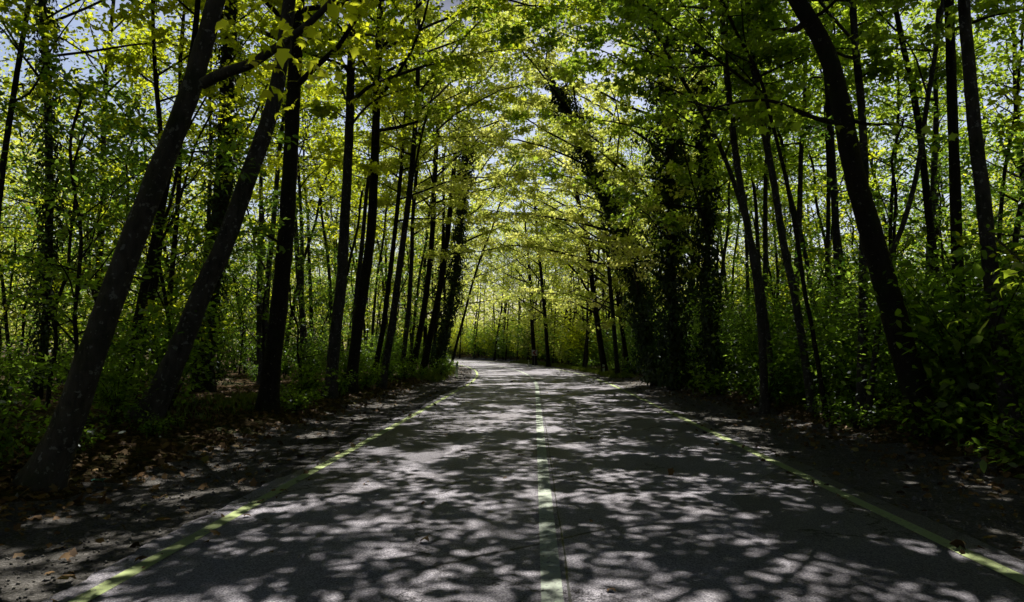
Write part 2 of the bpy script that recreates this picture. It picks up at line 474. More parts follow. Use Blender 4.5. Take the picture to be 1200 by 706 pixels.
# ---- left row, from the near leaning trunk back along the verge
hero('leaning_tree', 'thick dark trunk nearest the camera, leaning toward the road with a bare limb forking high',
     [(42, 588), (78, 500), (122, 375), (163, 262), (214, 132), (240, 50), (256, -10)], 7.2, 52, 30, H=13, h0=6.3, reach=3.6, nlimb=15, nleaf=30, seed=1, sides=18,
     branch=[([(238, 98, 7.0), (262, 86, 6.8), (292, 76, 6.6), (318, 60, 6.4), (342, 44, 6.2), (365, 25, 6.1), (388, 2, 6.0), (410, -30, 5.9)], .062, .02, 55),
             ([(342, 44, 6.2), (340, 62, 6.0), (335, 84, 5.9)], .012, .004, 45)])
hero('leaning_tree', 'second leaning trunk just behind the nearest one, smooth bark, rising to cross an upright trunk',
     [(165, 518), (190, 455), (216, 395), (240, 335), (262, 288), (292, 205), (318, 130), (330, 70), (338, 10), (343, -30)], 11.4, 38, 20, H=15, h0=7.5, reach=3.2, nlimb=14, seed=2, sides=16)
hero('upright_tree', 'thick upright trunk crossed near its top by the second leaning trunk',
     [(312, 497), (322, 400), (333, 300), (340, 190), (345, 90), (350, 0)], 14.6, 32, 22, H=16, h0=7, reach=3.4, nlimb=15, seed=3, sides=14, barkm='bark_dark',
     branch=[([(335, 290, 14.6), (312, 276, 14.3), (285, 272, 14), (262, 275, 13.8)], .03, .008, 20)])
hero('ivy_clad_tree', 'straight trunk wrapped in dark ivy, standing between the two leaning trunks',
     [(238, 470), (243, 380), (252, 300), (262, 200), (267, 90), (272, -10)], 17, 32, 24, H=16, h0=8, reach=3, nlimb=13, ivy=(0.2, 13, 7000, .24), seed=4, barkm='bark_dark')
hero('ivy_clad_tree', 'ivy covered trunk standing among bright leaves behind the foot of the nearest leaning trunk',
     [(44, 455), (52, 400), (56, 320), (58, 220), (56, 120), (52, 30)], 14.5, 14, 11, H=14, h0=6, reach=2.6, nlimb=12, ivy=(0.3, 11, 5500, .22), seed=5, barkm='bark_dark')
hero('young_tree', 'thin dark stem tilting right against bright leaves and sky at the far left edge',
     [(-14, 400), (-6, 280), (4, 190), (16, 110), (24, 60), (34, 0)], 11, 13, 8, H=11, h0=5, reach=2.2, nlimb=12, seed=6, barkm='bark_dark')
hero('leaning_tree', 'slim leaning trunk seen low down between the two thick leaning trunks',
     [(140, 448), (158, 400), (174, 360), (184, 311), (188, 240), (188, 160)], 16.5, 16, 9, H=13, h0=5, reach=2.6, nlimb=12, seed=7, barkm='bark_dark')
hero('upright_tree', 'sturdy straight trunk on the verge, first past the crossed pair',
     [(386, 476), (392, 400), (400, 330), (405, 240), (409, 160), (411, 90), (413, 10)], 19, 22, 13, H=16, h0=7.5, reach=3.2, nlimb=14, seed=8,
     branch=[([(409, 150, 19), (430, 125, 18.6), (452, 112, 18.2), (478, 104, 17.8)], .04, .01, 60)])
hero('upright_tree', 'dark trunk with a slight bow standing second past the crossed pair',
     [(410, 470), (417, 400), (425, 345), (434, 280), (438, 210), (441, 130), (444, 40)], 21, 20, 12, H=16, h0=7.5, reach=3.1, nlimb=14, seed=9, barkm='bark_dark')
hero('slender_tree', 'slender trunk tilting to the road, just behind the slightly bowed trunk',
     [(436, 452), (448, 390), (456, 330), (464, 260), (470, 200), (476, 120)], 27, 10, 6, H=15, h0=6, reach=2.8, nlimb=12, seed=10, barkm='bark_dark')
hero('slender_tree', 'clean slender trunk with a steady tilt toward the road, mid row on the verge',
     [(446, 462), (458, 390), (466, 330), (474, 270), (481, 215), (486, 155), (490, 80)], 24, 14, 8, H=16, h0=7, reach=3, nlimb=13, seed=11)
hero('slender_tree', 'pale edged thin trunk running close beside the cleanly tilted one',
     [(470, 440), (478, 370), (482, 310), (484, 250), (490, 180)], 30, 9, 6, H=14, h0=6, reach=2.8, nlimb=12, seed=12)
hero('slender_tree', 'tall slim trunk near the marker post, curving gently upward',
     [(482, 444), (492, 390), (500, 340), (506, 280), (509, 220), (513, 140)], 33, 11, 7, H=17, h0=7, reach=3.2, nlimb=13, seed=13, barkm='bark_dark')
hero('slender_tree', 'dark trunk next but one before the left marker post, forked at mid height',
     [(495, 443), (506, 385), (516, 335), (524, 280), (530, 220), (536, 150)], 35, 12, 7, H=17, h0=7, reach=3.2, nlimb=13, seed=14, barkm='bark_dark',
     branch=[([(516, 335, 35), (519, 290, 34.8), (520, 240, 34.6), (519, 180, 34.5)], .11, .05, 0)])
hero('ivy_clad_tree', 'ivy shaggy trunk leaning over the marker post at the bend',
     [(508, 438), (518, 400), (527, 365), (534, 320), (540, 260), (547, 190)], 37, 10, 6, H=17, h0=6, reach=3.4, nlimb=14, ivy=(0.5, 14, 8000, .32), seed=15, barkm='bark_dark')
hero('slender_tree', 'thin trunk arching out over the road just behind the left marker post',
     [(528, 432), (536, 400), (544, 370), (553, 335), (564, 300), (576, 270)], 43, 5, 3, H=15, h0=4, reach=3.2, nlimb=13, seed=16, barkm='bark_dark')

# ---- right row
hero('leaning_tree', 'biggest trunk beside the road, curving up and away over the road opposite the leaning pair',
     [(1098, 520), (1078, 470), (1060, 415), (1045, 360), (1030, 305), (1014, 250), (998, 190), (986, 125), (968, 60), (934, 0), (915, -30)], 11.4, 44, 26, H=14, h0=6.5, reach=3.4, nlimb=14, seed=21, sides=18, barkm='bark_dark',
     branch=[([(990, 146, 11.4), (960, 140, 11.1), (930, 128, 10.9), (900, 118, 10.7), (860, 121, 10.5), (812, 134, 10.3)], .045, .012, 70),
             ([(990, 140, 11.4), (1020, 146, 11.1), (1050, 146, 10.9), (1086, 157, 10.7)], .035, .010, 60)])
hero('upright_tree', 'straight dark trunk rising right behind the biggest curving trunk, twin of a mottled one',
     [(1128, 505), (1126, 400), (1122, 300), (1118, 180), (1114, 60), (1112, -10)], 12.6, 20, 15, H=16, h0=7, reach=3, nlimb=14, seed=22, barkm='bark_dark')
hero('upright_tree', 'mottled trunk slanting beside its straight dark twin near the right edge',
     [(1190, 540), (1178, 450), (1164, 350), (1154, 250), (1142, 150), (1134, 60), (1129, -10)], 10.6, 28, 18, H=15, h0=6.5, reach=3.2, nlimb=14, seed=23, barkm='bark',
     branch=[([(1156, 270, 10.6), (1190, 300, 8.6), (1204, 316, 6.6)], .02, .006, 0), ([(1216, 302, 6.0), (1196, 318, 5.9), (1182, 322, 5.8)], .006, .003, 18)])
hero('upright_tree', 'mottled upright trunk seen just behind and before the curve of the biggest trunk',
     [(1008, 500), (1011, 400), (1012, 300), (1013, 200), (1009, 120), (1003, 60), (998, -10)], 14, 17, 12, H=15, h0=6.5, reach=2.8, nlimb=13, seed=24)
hero('slender_tree', 'slim trunk sweeping up to the right behind the biggest curving trunk',
     [(1036, 330), (1042, 305), (1060, 258), (1075, 200), (1086, 125), (1098, 50), (1106, -10)], 13.5, 10, 7, H=14, h0=6, reach=2.4, nlimb=11, seed=25)
hero('upright_tree', 'grey mottled trunk leaning left, middle of the cluster across the shoulder',
     [(952, 480), (940, 400), (930, 340), (918, 285), (907, 215), (895, 150), (882, 70), (875, -10)], 16, 14, 11, H=15, h0=6.5, reach=3, nlimb=13, seed=26)
hero('upright_tree', 'speckled trunk leaning left, leftmost of the cluster, low shrubs at its foot',
     [(896, 485), (893, 400), (886, 325), (874, 255), (862, 180), (852, 90), (844, -10)], 16.6, 14, 10, H=15, h0=6.5, reach=3, nlimb=13, seed=27,
     branch=[([(851, 72, 16.6), (820, 62, 16.2), (780, 60, 15.9), (738, 62, 15.6)], .04, .01, 60)])
hero('slender_tree', 'thin wavy stem winding up between the two mottled leaning trunks of the cluster',
     [(968, 486), (952, 386), (944, 348), (934, 280), (920, 205), (905, 145), (890, 90), (864, 40), (842, -10)], 14.5, 8, 5, H=12, h0=6, reach=2.2, nlimb=11, seed=28, barkm='bark_dark')
hero('slender_tree', 'slender stem bending far left over the road, left of the speckled trunk',
     [(905, 440), (890, 322), (874, 260), (855, 200), (832, 148), (800, 94), (775, 50), (752, 8)], 19, 10, 6, H=12, h0=6.5, reach=2.6, nlimb=11, seed=29)
hero('upright_tree', 'pale straight trunk half hidden behind the upper curve of the biggest trunk',
     [(988, 470), (984, 380), (980, 280), (975, 180), (969, 90), (964, 0)], 19, 14, 10, H=15, h0=7, reach=2.8, nlimb=12, seed=30, barkm='bark_pale')
hero('ivy_clad_tree', 'towering trunk buried in shaggy black ivy, widest of the ivy trees across the road',
     [(790, 450), (789, 380), (787, 300), (785, 200), (784, 100), (782, 0)], 26, 16, 11, H=17, h0=3.5, reach=3.2, nlimb=20, ivy=(0.2, 15, 18000, .75), seed=31, barkm='bark_dark')
hero('ivy_clad_tree', 'ivy smothered trunk leaning left toward the road beside the widest ivy tree',
     [(768, 452), (756, 390), (742, 320), (724, 260), (704, 215), (680, 160), (655, 110)], 29, 12, 8, H=16.5, h0=3.5, reach=3.6, nlimb=22, ivy=(0.2, 13, 13000, .45), seed=32, barkm='bark_dark')
hero('ivy_clad_tree', 'narrow ivy sleeved trunk right of the widest ivy tree',
     [(834, 455), (832, 380), (829, 280), (826, 160), (822, 60), (820, 0)], 23, 10, 8, H=16, h0=3.5, reach=2.8, nlimb=17, ivy=(0.2, 13, 8000, .28), seed=33, barkm='bark_dark')
hero('slender_tree', 'thin pale straight trunk standing alone before the leaning ivy tree',
     [(724, 440), (719, 380), (714, 320), (711, 270), (709, 200)], 38, 8, 6, H=14, h0=2.5, reach=2.6, nlimb=20, seed=34, barkm='bark_pale')
hero('slender_tree', 'dark trunk leaning left behind the right hand marker post',
     [(709, 437), (703, 400), (695, 340), (686, 275), (674, 220), (662, 170)], 42, 11, 6, H=15, h0=2.5, reach=3, nlimb=20, seed=35, barkm='bark_dark')
hero('slender_tree', 'forked dark stem close behind the trunk at the right hand marker post',
     [(737, 440), (731, 400), (724, 350), (720, 290), (712, 240)], 40, 8, 5, H=13, h0=2.5, reach=2.6, nlimb=20, seed=36, barkm='bark_dark')
hero('slender_tree', 'dark trunk rising to the left of the chevron sign, first of the far row',
     [(643, 431), (640, 390), (636, 340), (631, 290), (627, 240)], 58, 7, 4, H=18, h0=2.5, reach=3.4, nlimb=20, seed=37, barkm='bark_dark', leafm='leaf_far')
hero('slender_tree', 'thick dark trunk directly behind the chevron sign',
     [(627, 428), (624, 390), (622, 340), (618, 290)], 63, 8, 4, H=18, h0=2.5, reach=3.4, nlimb=20, seed=38, barkm='bark_dark', leafm='leaf_far')

# ------------------------------------------------------------------ woodland trees (templates then copies)
def template(seed, H, h0, reach, nlimb, nleaf, leaf, wob, r0, leafm, barkm, ivy=None, shape=HEX, lean=.06, arch=0.0):
    rng = np.random.default_rng(seed)
    n = 9; c = np.zeros((n, 3)); c[:, 2] = np.linspace(-.2, H, n)
    a = rng.uniform(0, 6)
    if arch: a = 0.0
    t = np.linspace(0, 1, n)
    c[:, 0] = np.cumsum(rng.normal(0, wob, n)) * t + math.cos(a) * lean * H * t ** 1.3
    c[:, 1] = np.cumsum(rng.normal(0, wob, n)) * t + math.sin(a) * lean * H * t ** 1.3
    cv = catmull(c, 4); rr = trunk_profile(cv, r0, .025)
    tub = Tubes(); tub.add(cv, rr, 9, .06, rng)
    P, D, T = grow(cv, rr, tub, rng, h0, reach, nlimb, nleaf, (arch, 0), leaf, False)
    parts = [('trunk', tub.mesh('trunk'), barkm), ('crown', leaves_mesh('crown', P, D, leaf, shape, rng, .62, T), leafm)]
    if ivy:
        Pi, Di, Ni = ivy_points(cv, rr, rng, .1, H * .7, ivy, .22)
        parts.append(('ivy', leaves_mesh('ivy', Pi, Di, .10, OVAL, rng, .45, None, Ni), 'ivy'))
    for nme, me, mk in parts: me.materials.append(M[mk])
    return parts
TB = [template(50, 15.0, 2.2, 2.7, 38, 25, .135, .16, .15, 'leaf', 'bark_dark'),
      template(51, 13.5, 1.8, 2.5, 37, 25, .135, .20, .12, 'leaf', 'bark'),
      template(52, 16.0, 3.0, 2.8, 38, 25, .135, .14, .17, 'leaf', 'bark_dark'),
      template(53, 12.0, 1.4, 2.4, 36, 25, .135, .24, .10, 'leaf', 'bark_pale', lean=.12),
      template(54, 15.5, 2.6, 2.6, 37, 25, .135, .16, .14, 'leaf', 'bark_dark', ivy=2600)]
TP = [template(55, 16.0, 8.0, 2.5, 26, 30, .135, .12, .13, 'leaf', 'bark', lean=.08),
      template(56, 14.5, 7.0, 2.3, 24, 30, .135, .18, .10, 'leaf', 'bark_pale', lean=.12),
      template(57, 15.0, 7.5, 2.4, 24, 30, .135, .22, .09, 'leaf', 'bark_dark', lean=.05)]
def recolour(t, mk):
    out = []
    for nme, me, m_ in t:
        if nme == 'crown':
            me = me.copy(); me.materials.clear(); me.materials.append(M[mk])
        out.append((nme, me, m_))
    return out
TR = [recolour(t, 'leaf_dark') for t in TB]  # same crowns again, with shade put into the leaf colour
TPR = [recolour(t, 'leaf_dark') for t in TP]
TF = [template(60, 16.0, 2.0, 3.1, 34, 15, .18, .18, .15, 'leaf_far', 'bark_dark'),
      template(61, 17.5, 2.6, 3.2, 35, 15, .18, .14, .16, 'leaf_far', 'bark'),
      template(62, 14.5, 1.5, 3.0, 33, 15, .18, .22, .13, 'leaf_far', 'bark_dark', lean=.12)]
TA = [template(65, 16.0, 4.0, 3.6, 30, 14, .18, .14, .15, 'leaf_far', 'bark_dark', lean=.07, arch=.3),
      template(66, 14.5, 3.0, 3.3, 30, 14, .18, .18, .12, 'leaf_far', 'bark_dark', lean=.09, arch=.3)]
TN = [template(67, 15.0, 5.5, 3.8, 30, 30, .14, .14, .15, 'leaf', 'bark', lean=.10, arch=.8)]
TU = [template(70, 6.5, .9, 2.0, 18, 26, .135, .22, .05, 'leaf_under', 'bark_dark', shape=OVAL, lean=.15),
      template(71, 5.0, .6, 1.8, 16, 26, .135, .25, .04, 'leaf_under', 'bark_dark', shape=OVAL, lean=.2),
      template(72, 8.0, 1.2, 2.2, 20, 26, .14, .2, .06, 'leaf', 'bark_dark', lean=.15)]

def place(parts, name, label, cat, x, y, sc, rz, group, tilt=(0, 0)):
    r = thing(name, label, cat, (x, y, gz(x, y)), group)
    r.rotation_euler = (tilt[0], tilt[1], rz); r.scale = (sc, sc, sc * random.uniform(.93, 1.08))
    for nme, me, mk in parts:
        o = bpy.data.objects.new(nme, me); COL.objects.link(o); o.parent = r
    return r

hero_xy = [(o.location.x, o.location.y) for o in COL.objects if o.type == 'EMPTY']
taken = list(hero_xy)
def free(x, y, d):
    return all((x - a) ** 2 + (y - b) ** 2 > d * d for a, b in taken)
def inview(x, y, m=3.0):
    return -.80 * y - m < x < .745 * y + m
rnd = random.Random(11)
# rows lining the bend
for sgn in (-1, 1):
    s = 42 if sgn < 0 else 44
    while s < 118:
        o = sgn * (rnd.uniform(5.0, 6.6) if sgn < 0 else rnd.uniform(5.0, 8.2))
        x, y = road_pt(s, o)
        if free(x, y, 1.2) and inview(x, y):
            taken.append((x, y))
            rz = (0 if sgn < 0 else PI) + (max(0, s - Y0) / RC) + rnd.uniform(-.5, .5)
            place(rnd.choice(TA + TF[:1] + (TP if sgn > 0 else [])), 'roadside_tree',
                  'slender dark tree in the far row lining the inside of the bend' if sgn < 0 else 'slender dark tree in the far row lining the outside of the bend',
                  'tree', x, y, rnd.uniform(.85, 1.1), rz, 'far trees lining the inside of the bend' if sgn < 0 else 'far trees lining the outside of the bend',
                  (0, -sgn * rnd.uniform(.02, .10)))
        s += rnd.uniform(2.4, 4.0) if sgn < 0 else rnd.uniform(1.3, 2.4)
for x, y in ((-6.4, -6.5), (6.9, -4.6), (6.2, -10), (-6.2, -11)):  # unseen trees, added so their crowns keep sky light off the road
    taken.append((x, y))
    place(TN[0], 'woodland_tree', 'tall unseen roadside tree added behind the viewpoint, boughs arching over to shade the road', 'tree', x, y, rnd.uniform(.95, 1.08), (0 if x < 0 else PI) + rnd.uniform(-.4, .4),
          'unseen trees added behind the viewpoint for shade')
for s in np.arange(36, 74, 2.4):
    x, y = road_pt(s + rnd.uniform(-.8, .8), rnd.uniform(6.0, 9.0))
    if not free(x, y, 1.0): continue
    taken.append((x, y))
    place(rnd.choice(TF[1:] + TB[3:4]), 'young_tree', 'young tree with low leafy boughs filling the gaps between the far trunks across the road', 'tree', x, y, rnd.uniform(.5, .8), rnd.uniform(0, 6.28),
          'young trees between the far trunks across the road', (0, -rnd.uniform(0, .1)))
npole = 0
for k in range(4000):
    if npole >= 60: break
    sg = -1 if rnd.random() < .5 else 1
    sd = rnd.uniform(13, 50); x, y = road_pt(sd, sg * rnd.uniform(6.2, 12))
    if not inview(x, y, 0) or not free(x, y, 1.6): continue
    taken.append((x, y)); npole += 1
    place(rnd.choice(TP if sg < 0 else TPR), 'slender_tree', 'bare stemmed slender tree standing close behind the ' + ('left' if sg < 0 else 'right') + ' row of trunks', 'tree', x, y, rnd.uniform(.8, 1.08),
          rnd.uniform(0, 6.28), 'bare stemmed trees behind the ' + ('left' if sg < 0 else 'right') + ' row', (rnd.uniform(-.04, .04), -sg * rnd.uniform(-.03, .12)))
nL = nR = nF = 0
for k in range(9000):
    y = rnd.uniform(7, 105); x = rnd.uniform(-36, 46)
    if not inview(x, y, 2.5): continue
    o = off(x, y)
    far = y > 46
    if y > 58 and -34 < x < 8 and rnd.random() < .7: continue
    if o < 0 and o > -7.6: continue
    if o > 0 and o < 8.2: continue
    if o < -27 or o > 40: continue
    dist = 3.7 if o < 0 else 3.3
    if far: dist = 5.2
    if abs(o) > 22: dist *= 1.3
    if not free(x, y, dist): continue
    if o < 0 and nL >= 95: continue
    if o > 0 and nR >= 115: continue
    taken.append((x, y))
    if far:
        place(rnd.choice(TF), 'woodland_tree', 'tree of the distant wood seen beyond the far rows at the bend', 'tree', x, y, rnd.uniform(.85, 1.12), rnd.uniform(0, 6.28),
              'trees of the distant wood', (rnd.uniform(-.04, .04), rnd.uniform(-.04, .04)))
        nF += 1
    elif o < 0:
        place(rnd.choice(TB + TP[:2]), 'woodland_tree', 'slim tree with sunlit leaves inside the wood behind the row of trunks on the left', 'tree', x, y, rnd.uniform(.8, 1.08), rnd.uniform(0, 6.28),
              'trees inside the left wood', (rnd.uniform(-.05, .05), rnd.uniform(-.02, .09)))
        nL += 1
    else:
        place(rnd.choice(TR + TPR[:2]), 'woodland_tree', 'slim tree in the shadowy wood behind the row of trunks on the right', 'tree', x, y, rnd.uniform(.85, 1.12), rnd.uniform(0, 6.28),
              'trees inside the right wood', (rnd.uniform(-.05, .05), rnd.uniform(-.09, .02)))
        nR += 1
# understorey saplings
ns = 0
for k in range(3000):
    y = rnd.uniform(8.5, 60); x = rnd.uniform(-26, 30)
    if not inview(x, y, 1.0): continue
    o = off(x, y)
    if (o < 0 and o > -6.6) or (o > 0 and o < 7.4): continue
    if not free(x, y, 1.25): continue
    if ns >= 150: break
    if o < 0 and rnd.random() < .15: continue
    taken.append((x, y)); ns += 1
    place(rnd.choice(TU), 'sapling', 'low leafy sapling under the trees of the ' + ('left wood' if o < 0 else 'right wood'), 'sapling', x, y, rnd.uniform(.7, 1.1), rnd.uniform(0, 6.28),
          'saplings in the left wood' if o < 0 else 'saplings in the right wood')

# ------------------------------------------------------------------ shrubs
def shrub_parts(seed, R, Hh, n, leaf, leafm, nst=11):
    rng = np.random.default_rng(seed); tub = Tubes(); P = []; D = []; T = []
    for i in range(nst):
        a = rng.uniform(0, 6.28); sp = rng.uniform(.3, 1) * R
        e = np.array([math.cos(a) * sp, math.sin(a) * sp, Hh * rng.uniform(.5, 1)])
        mid = e * [.35, .35, .6]
        c = catmull([np.zeros(3), mid, e], 4)
        tub.add(c, np.linspace(.014, .004, len(c)), 4)
        m = n // nst
        j = rng.integers(2, len(c), m)
        P.append(c[j] + rng.normal(0, 1, (m, 3)) * [.24 * R, .24 * R, .12 * Hh]); D.append(np.tile(np.array([math.cos(a), math.sin(a), -.1]), (m, 1)))
        T.append(np.full(m, rng.normal(.45, .2)))
    P = np.concatenate(P); P[:, 2] = np.abs(P[:, 2]) + .02
    pr = [('stem', tub.mesh('stem'), 'bark_dark'), ('foliage', leaves_mesh('foliage', P, np.concatenate(D), leaf, OVAL, rng, .55, np.concatenate(T)), leafm)]
    for _, me, mk in pr: me.materials.append(M[mk])
    return pr
TS = [shrub_parts(80, .9, 1.3, 1300, .10, 'leaf_under'), shrub_parts(81, .7, .8, 900, .09, 'leaf_under'), shrub_parts(82, 1.1, 1.9, 1700, .11, 'leaf_under'), shrub_parts(83, .5, .45, 500, .08, 'leaf_under')]
for sgn in (-1, 1):
    s = 7.0
    while s < 90:
        for r_ in range(5):
            o = sgn * ((5.6, 6.9, 8.6, 11, 14)[r_] + rnd.uniform(-.3, .5) + (.35 if sgn > 0 else 0))
            if sgn < 0 and s > 30: o += .8
            x, y = road_pt(s + rnd.uniform(-.6, .6), o)
            if not inview(x, y, .8) or s > 60 and r_ > 1: continue
            tp = TS[3] if r_ == 0 and rnd.random() < .6 else rnd.choice(TS[:3]) if r_ else TS[1]
            if rnd.random() < (.22 if sgn < 0 else .04): continue
            place(tp, 'shrub', 'leafy shrub in the undergrowth along the ' + ('left' if sgn < 0 else 'right') + ' verge', 'shrub', x, y, rnd.uniform(.7, 1.25) * (1 if sgn < 0 else 1.55),
                  rnd.uniform(0, 6.28), 'shrubs along the left verge' if sgn < 0 else 'shrubs along the right verge')
        s += rnd.uniform(1.3, 1.9) * (1 + s / 45)

TSF = [shrub_parts(85, 1.6, 2.6, 2200, .16, 'leaf'), shrub_parts(86, 1.3, 2.0, 1800, .15, 'leaf_under'), shrub_parts(87, 1.5, 2.4, 2000, .15, 'leaf_far')]
for s in np.arange(56, 125, 2.1):
    for r_ in range(3):
        x, y = road_pt(s + rnd.uniform(-.8, .8), (6.6, 9, 12)[r_] + rnd.uniform(-.6, .6))
        place(rnd.choice(TSF), 'shrub', 'sunlit leafy shrub on the low bank around the outside of the bend', 'shrub', x, y, rnd.uniform(1.0, 2.1), rnd.uniform(0, 6.28), 'shrubs on the bank outside the bend')
for s in np.arange(50, 100, 2.6):
    for r_ in range(2):
        x, y = road_pt(s + rnd.uniform(-.8, .8), -(6.4, 9)[r_] + rnd.uniform(-.6, .6))
        place(rnd.choice(TSF), 'shrub', 'sunlit leafy shrub on the inside of the bend past the marker post', 'shrub', x, y, rnd.uniform(.7, 1.1), rnd.uniform(0, 6.28), 'shrubs inside the bend')
TSR = [shrub_parts(88, 1.5, 3.2, 3600, .11, 'leaf_under', 16), shrub_parts(89, 1.2, 2.4, 2800, .11, 'leaf_under', 15)]
for s in np.arange(9, 52, 1.35):
    x, y = road_pt(s + rnd.uniform(-.4, .4), 7.0 + rnd.uniform(-.3, .9))
    if not inview(x, y, .8): continue
    place(rnd.choice(TSR), 'tall_shrub', 'tall dense shrub in the dark thicket between the trunks along the right verge', 'shrub', x, y, rnd.uniform(.8, 1.15), rnd.uniform(0, 6.28), 'tall shrubs of the thicket along the right verge')
# ------------------------------------------------------------------ distant wood mass
def mass(name, label, pts, n, H, leaf, thick, seed, mk):
    rng = np.random.default_rng(seed)
    pts = np.array(pts, float); L = np.concatenate([[0], np.cumsum(np.linalg.norm(np.diff(pts, axis=0), axis=1))])
    nc = n // 30
    s_ = rng.uniform(0, L[-1], nc)
    cx = np.interp(s_, L, pts[:, 0]) + rng.normal(0, thick, nc); cy = np.interp(s_, L, pts[:, 1]) + rng.normal(0, thick, nc)
    cz = rng.uniform(.1, 1, nc) * H * (1 + .15 * np.sin(s_ * .5))
    C = np.repeat(np.stack([cx, cy, cz], 1), 30, 0)
    P = C + rng.normal(0, 1, C.shape) * [1.0, 1.0, .45]
    t = np.repeat(rng.normal(.5, .2, nc), 30)
    o = mobj(name, leaves_mesh(name, P, np.tile([0, 0, -.5], (len(P), 1)), leaf, HEX, rng, .7, t), M[mk])
    tag(o, label=label, category='wood', kind='stuff'); return o
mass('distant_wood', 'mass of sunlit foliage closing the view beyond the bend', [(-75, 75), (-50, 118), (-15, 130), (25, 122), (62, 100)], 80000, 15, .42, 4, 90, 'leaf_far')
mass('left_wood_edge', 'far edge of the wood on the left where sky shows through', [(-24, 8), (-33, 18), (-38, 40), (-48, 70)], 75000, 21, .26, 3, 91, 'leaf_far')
mass('right_wood_depth', 'deep shadowy foliage far inside the wood on the right', [(24, 8), (33, 22), (46, 45), (58, 80), (62, 100)], 110000, 23, .34, 4, 92, 'leaf')

mass('unseen_wood_screen', 'unseen foliage added behind the viewpoint, carrying the wood on to block sky light', [(-30, 10), (-16, -4), (-9, -9), (0, -12), (9, -9), (16, -4), (30, 10)], 80000, 17, .34, 2.5, 93, 'leaf')  # out of view, trunkless; added to block sky light from behind
# ------------------------------------------------------------------ ground, shoulders, road, paint
def grid_mesh(name, xs, ys):
    V = [(x, y, gz(x, y) if (abs(x) < 120 and -40 < y < 200) else gz(max(-120, min(120, x)), max(-40, min(200, y)))) for y in ys for x in xs]
    nx = len(xs); Q = []
    for j in range(len(ys) - 1):
        for i in range(nx - 1):
            a = j * nx + i; Q += [a, a + 1, a + nx + 1, a + nx]
    return raw_mesh(name, V, Q, np.arange(len(Q) // 4) * 4, smooth=True)
xs = np.concatenate([np.linspace(-900, -60, 8), np.linspace(-50, -13, 30), np.linspace(-12, 12, 121), np.linspace(13, 50, 30), np.linspace(60, 900, 8)])
ys = np.concatenate([np.linspace(-600, -30, 6), np.linspace(-20, 2, 12), np.linspace(2.3, 30, 110), np.linspace(30.6, 120, 150), np.linspace(130, 1200, 10)])
g = mobj('ground', grid_mesh('ground', xs, ys), M['forest_floor']); g['kind'] = 'structure'

def strip(name, s0, s1, ds, o0, o1, z, m, jitter=0.0, cols=2, skirt=False, seed=0, gfollow=False):
    rng = np.random.default_rng(seed)
    ss = np.arange(s0, s1, ds); V = []; 
    os_ = np.linspace(0, 1, cols)
    for s in ss:
        j0 = j1 = 0
        if jitter:
            j0 = fbm(s, seed + .5, .9) * jitter + fbm(s, seed + 9, 6) * jitter * .35; j1 = fbm(s, seed + 4, .9) * jitter + fbm(s, seed + 19, 6) * jitter * .35
        a, b = o0 + j0, o1 + j1
        if skirt: V.append((*road_pt(s, a - .03), -.02))
        for u in os_:
            x, y = road_pt(s, a + (b - a) * u)
            V.append((x, y, z + (max(0, gz(x, y)) if gfollow else 0)))
        if skirt: V.append((*road_pt(s, b + .03), -.02))
    c = cols + (2 if skirt else 0); Q = []
    for j in range(len(ss) - 1):
        for i in range(c - 1):
            a = j * c + i; Q += [a, a + 1, a + c + 1, a + c]
    o = mobj(name, raw_mesh(name, V, Q, np.arange(len(Q) // 4) * 4), M[m]); o['kind'] = 'structure'; return o
strip('road_shoulder', -25, 170, .25, -5.0, -2.9, .012, 'shoulder', .45, 6, seed=3, gfollow=True)
strip('road_shoulder', -25, 170, .25, 3.2, 5.7, .012, 'shoulder', .45, 6, seed=5, gfollow=True)
strip('road', -25, 185, .12, -3.16, 3.48, .036, 'road', .10, 12, True, seed=1)
strip('asphalt_patch', 9.3, 34, .10, -3.85, -3.08, .026, 'tar', .22, 3, True, seed=8)
strip('road_seam', -25, 40, .25, .108, .12, .038, 'tar_seam', .012, 2, seed=12)
strip('edge_line', -25, 170, .5, -2.99, -2.86, .040, 'paint')
strip('edge_line', -25, 170, .5, 3.115, 3.255, .040, 'paint')
strip('centre_line', -25, 170, .5, -.07, .07, .040, 'paint_c')

# ------------------------------------------------------------------ litter, gravel, grass (uncountable)
rng = np.random.default_rng(5)
def scatter(n, s_max, o_lo, o_hi, rng, pw=1.6):
    out = []
    while len(out) < n:
        s = 3 + (s_max - 3) * rng.uniform() ** pw; o = rng.uniform(o_lo, o_hi)
        x, y = road_pt(s, o); out.append((x, y, o))
    return out
L = []
for lo, hi, n in ((-7.2, -4.6, 9000), (-5.0, -3.8, 700), (5.0, 7.8, 8500), (4.2, 5.2, 700), (-12, -7, 3500), (7.5, 13, 3500), (-3.1, 3.3, 90), (-3.9, -2.7, 260), (3.0, 4.3, 260)):
    for x, y, o in scatter(n, 60, lo, hi, rng): L.append((x, y, gz(x, y) + (.022 if abs(o) > 3.6 else .045) + rng.uniform(0, .025)))
L = np.array(L)
o = mobj('fallen_leaves', leaves_mesh('fallen_leaves', L, rng.normal(0, 1, L.shape), .085, LOBED, rng, .45), M['litter'])
tag(o, label='brown fallen leaves strewn along both verges', category='leaf litter', kind='stuff')
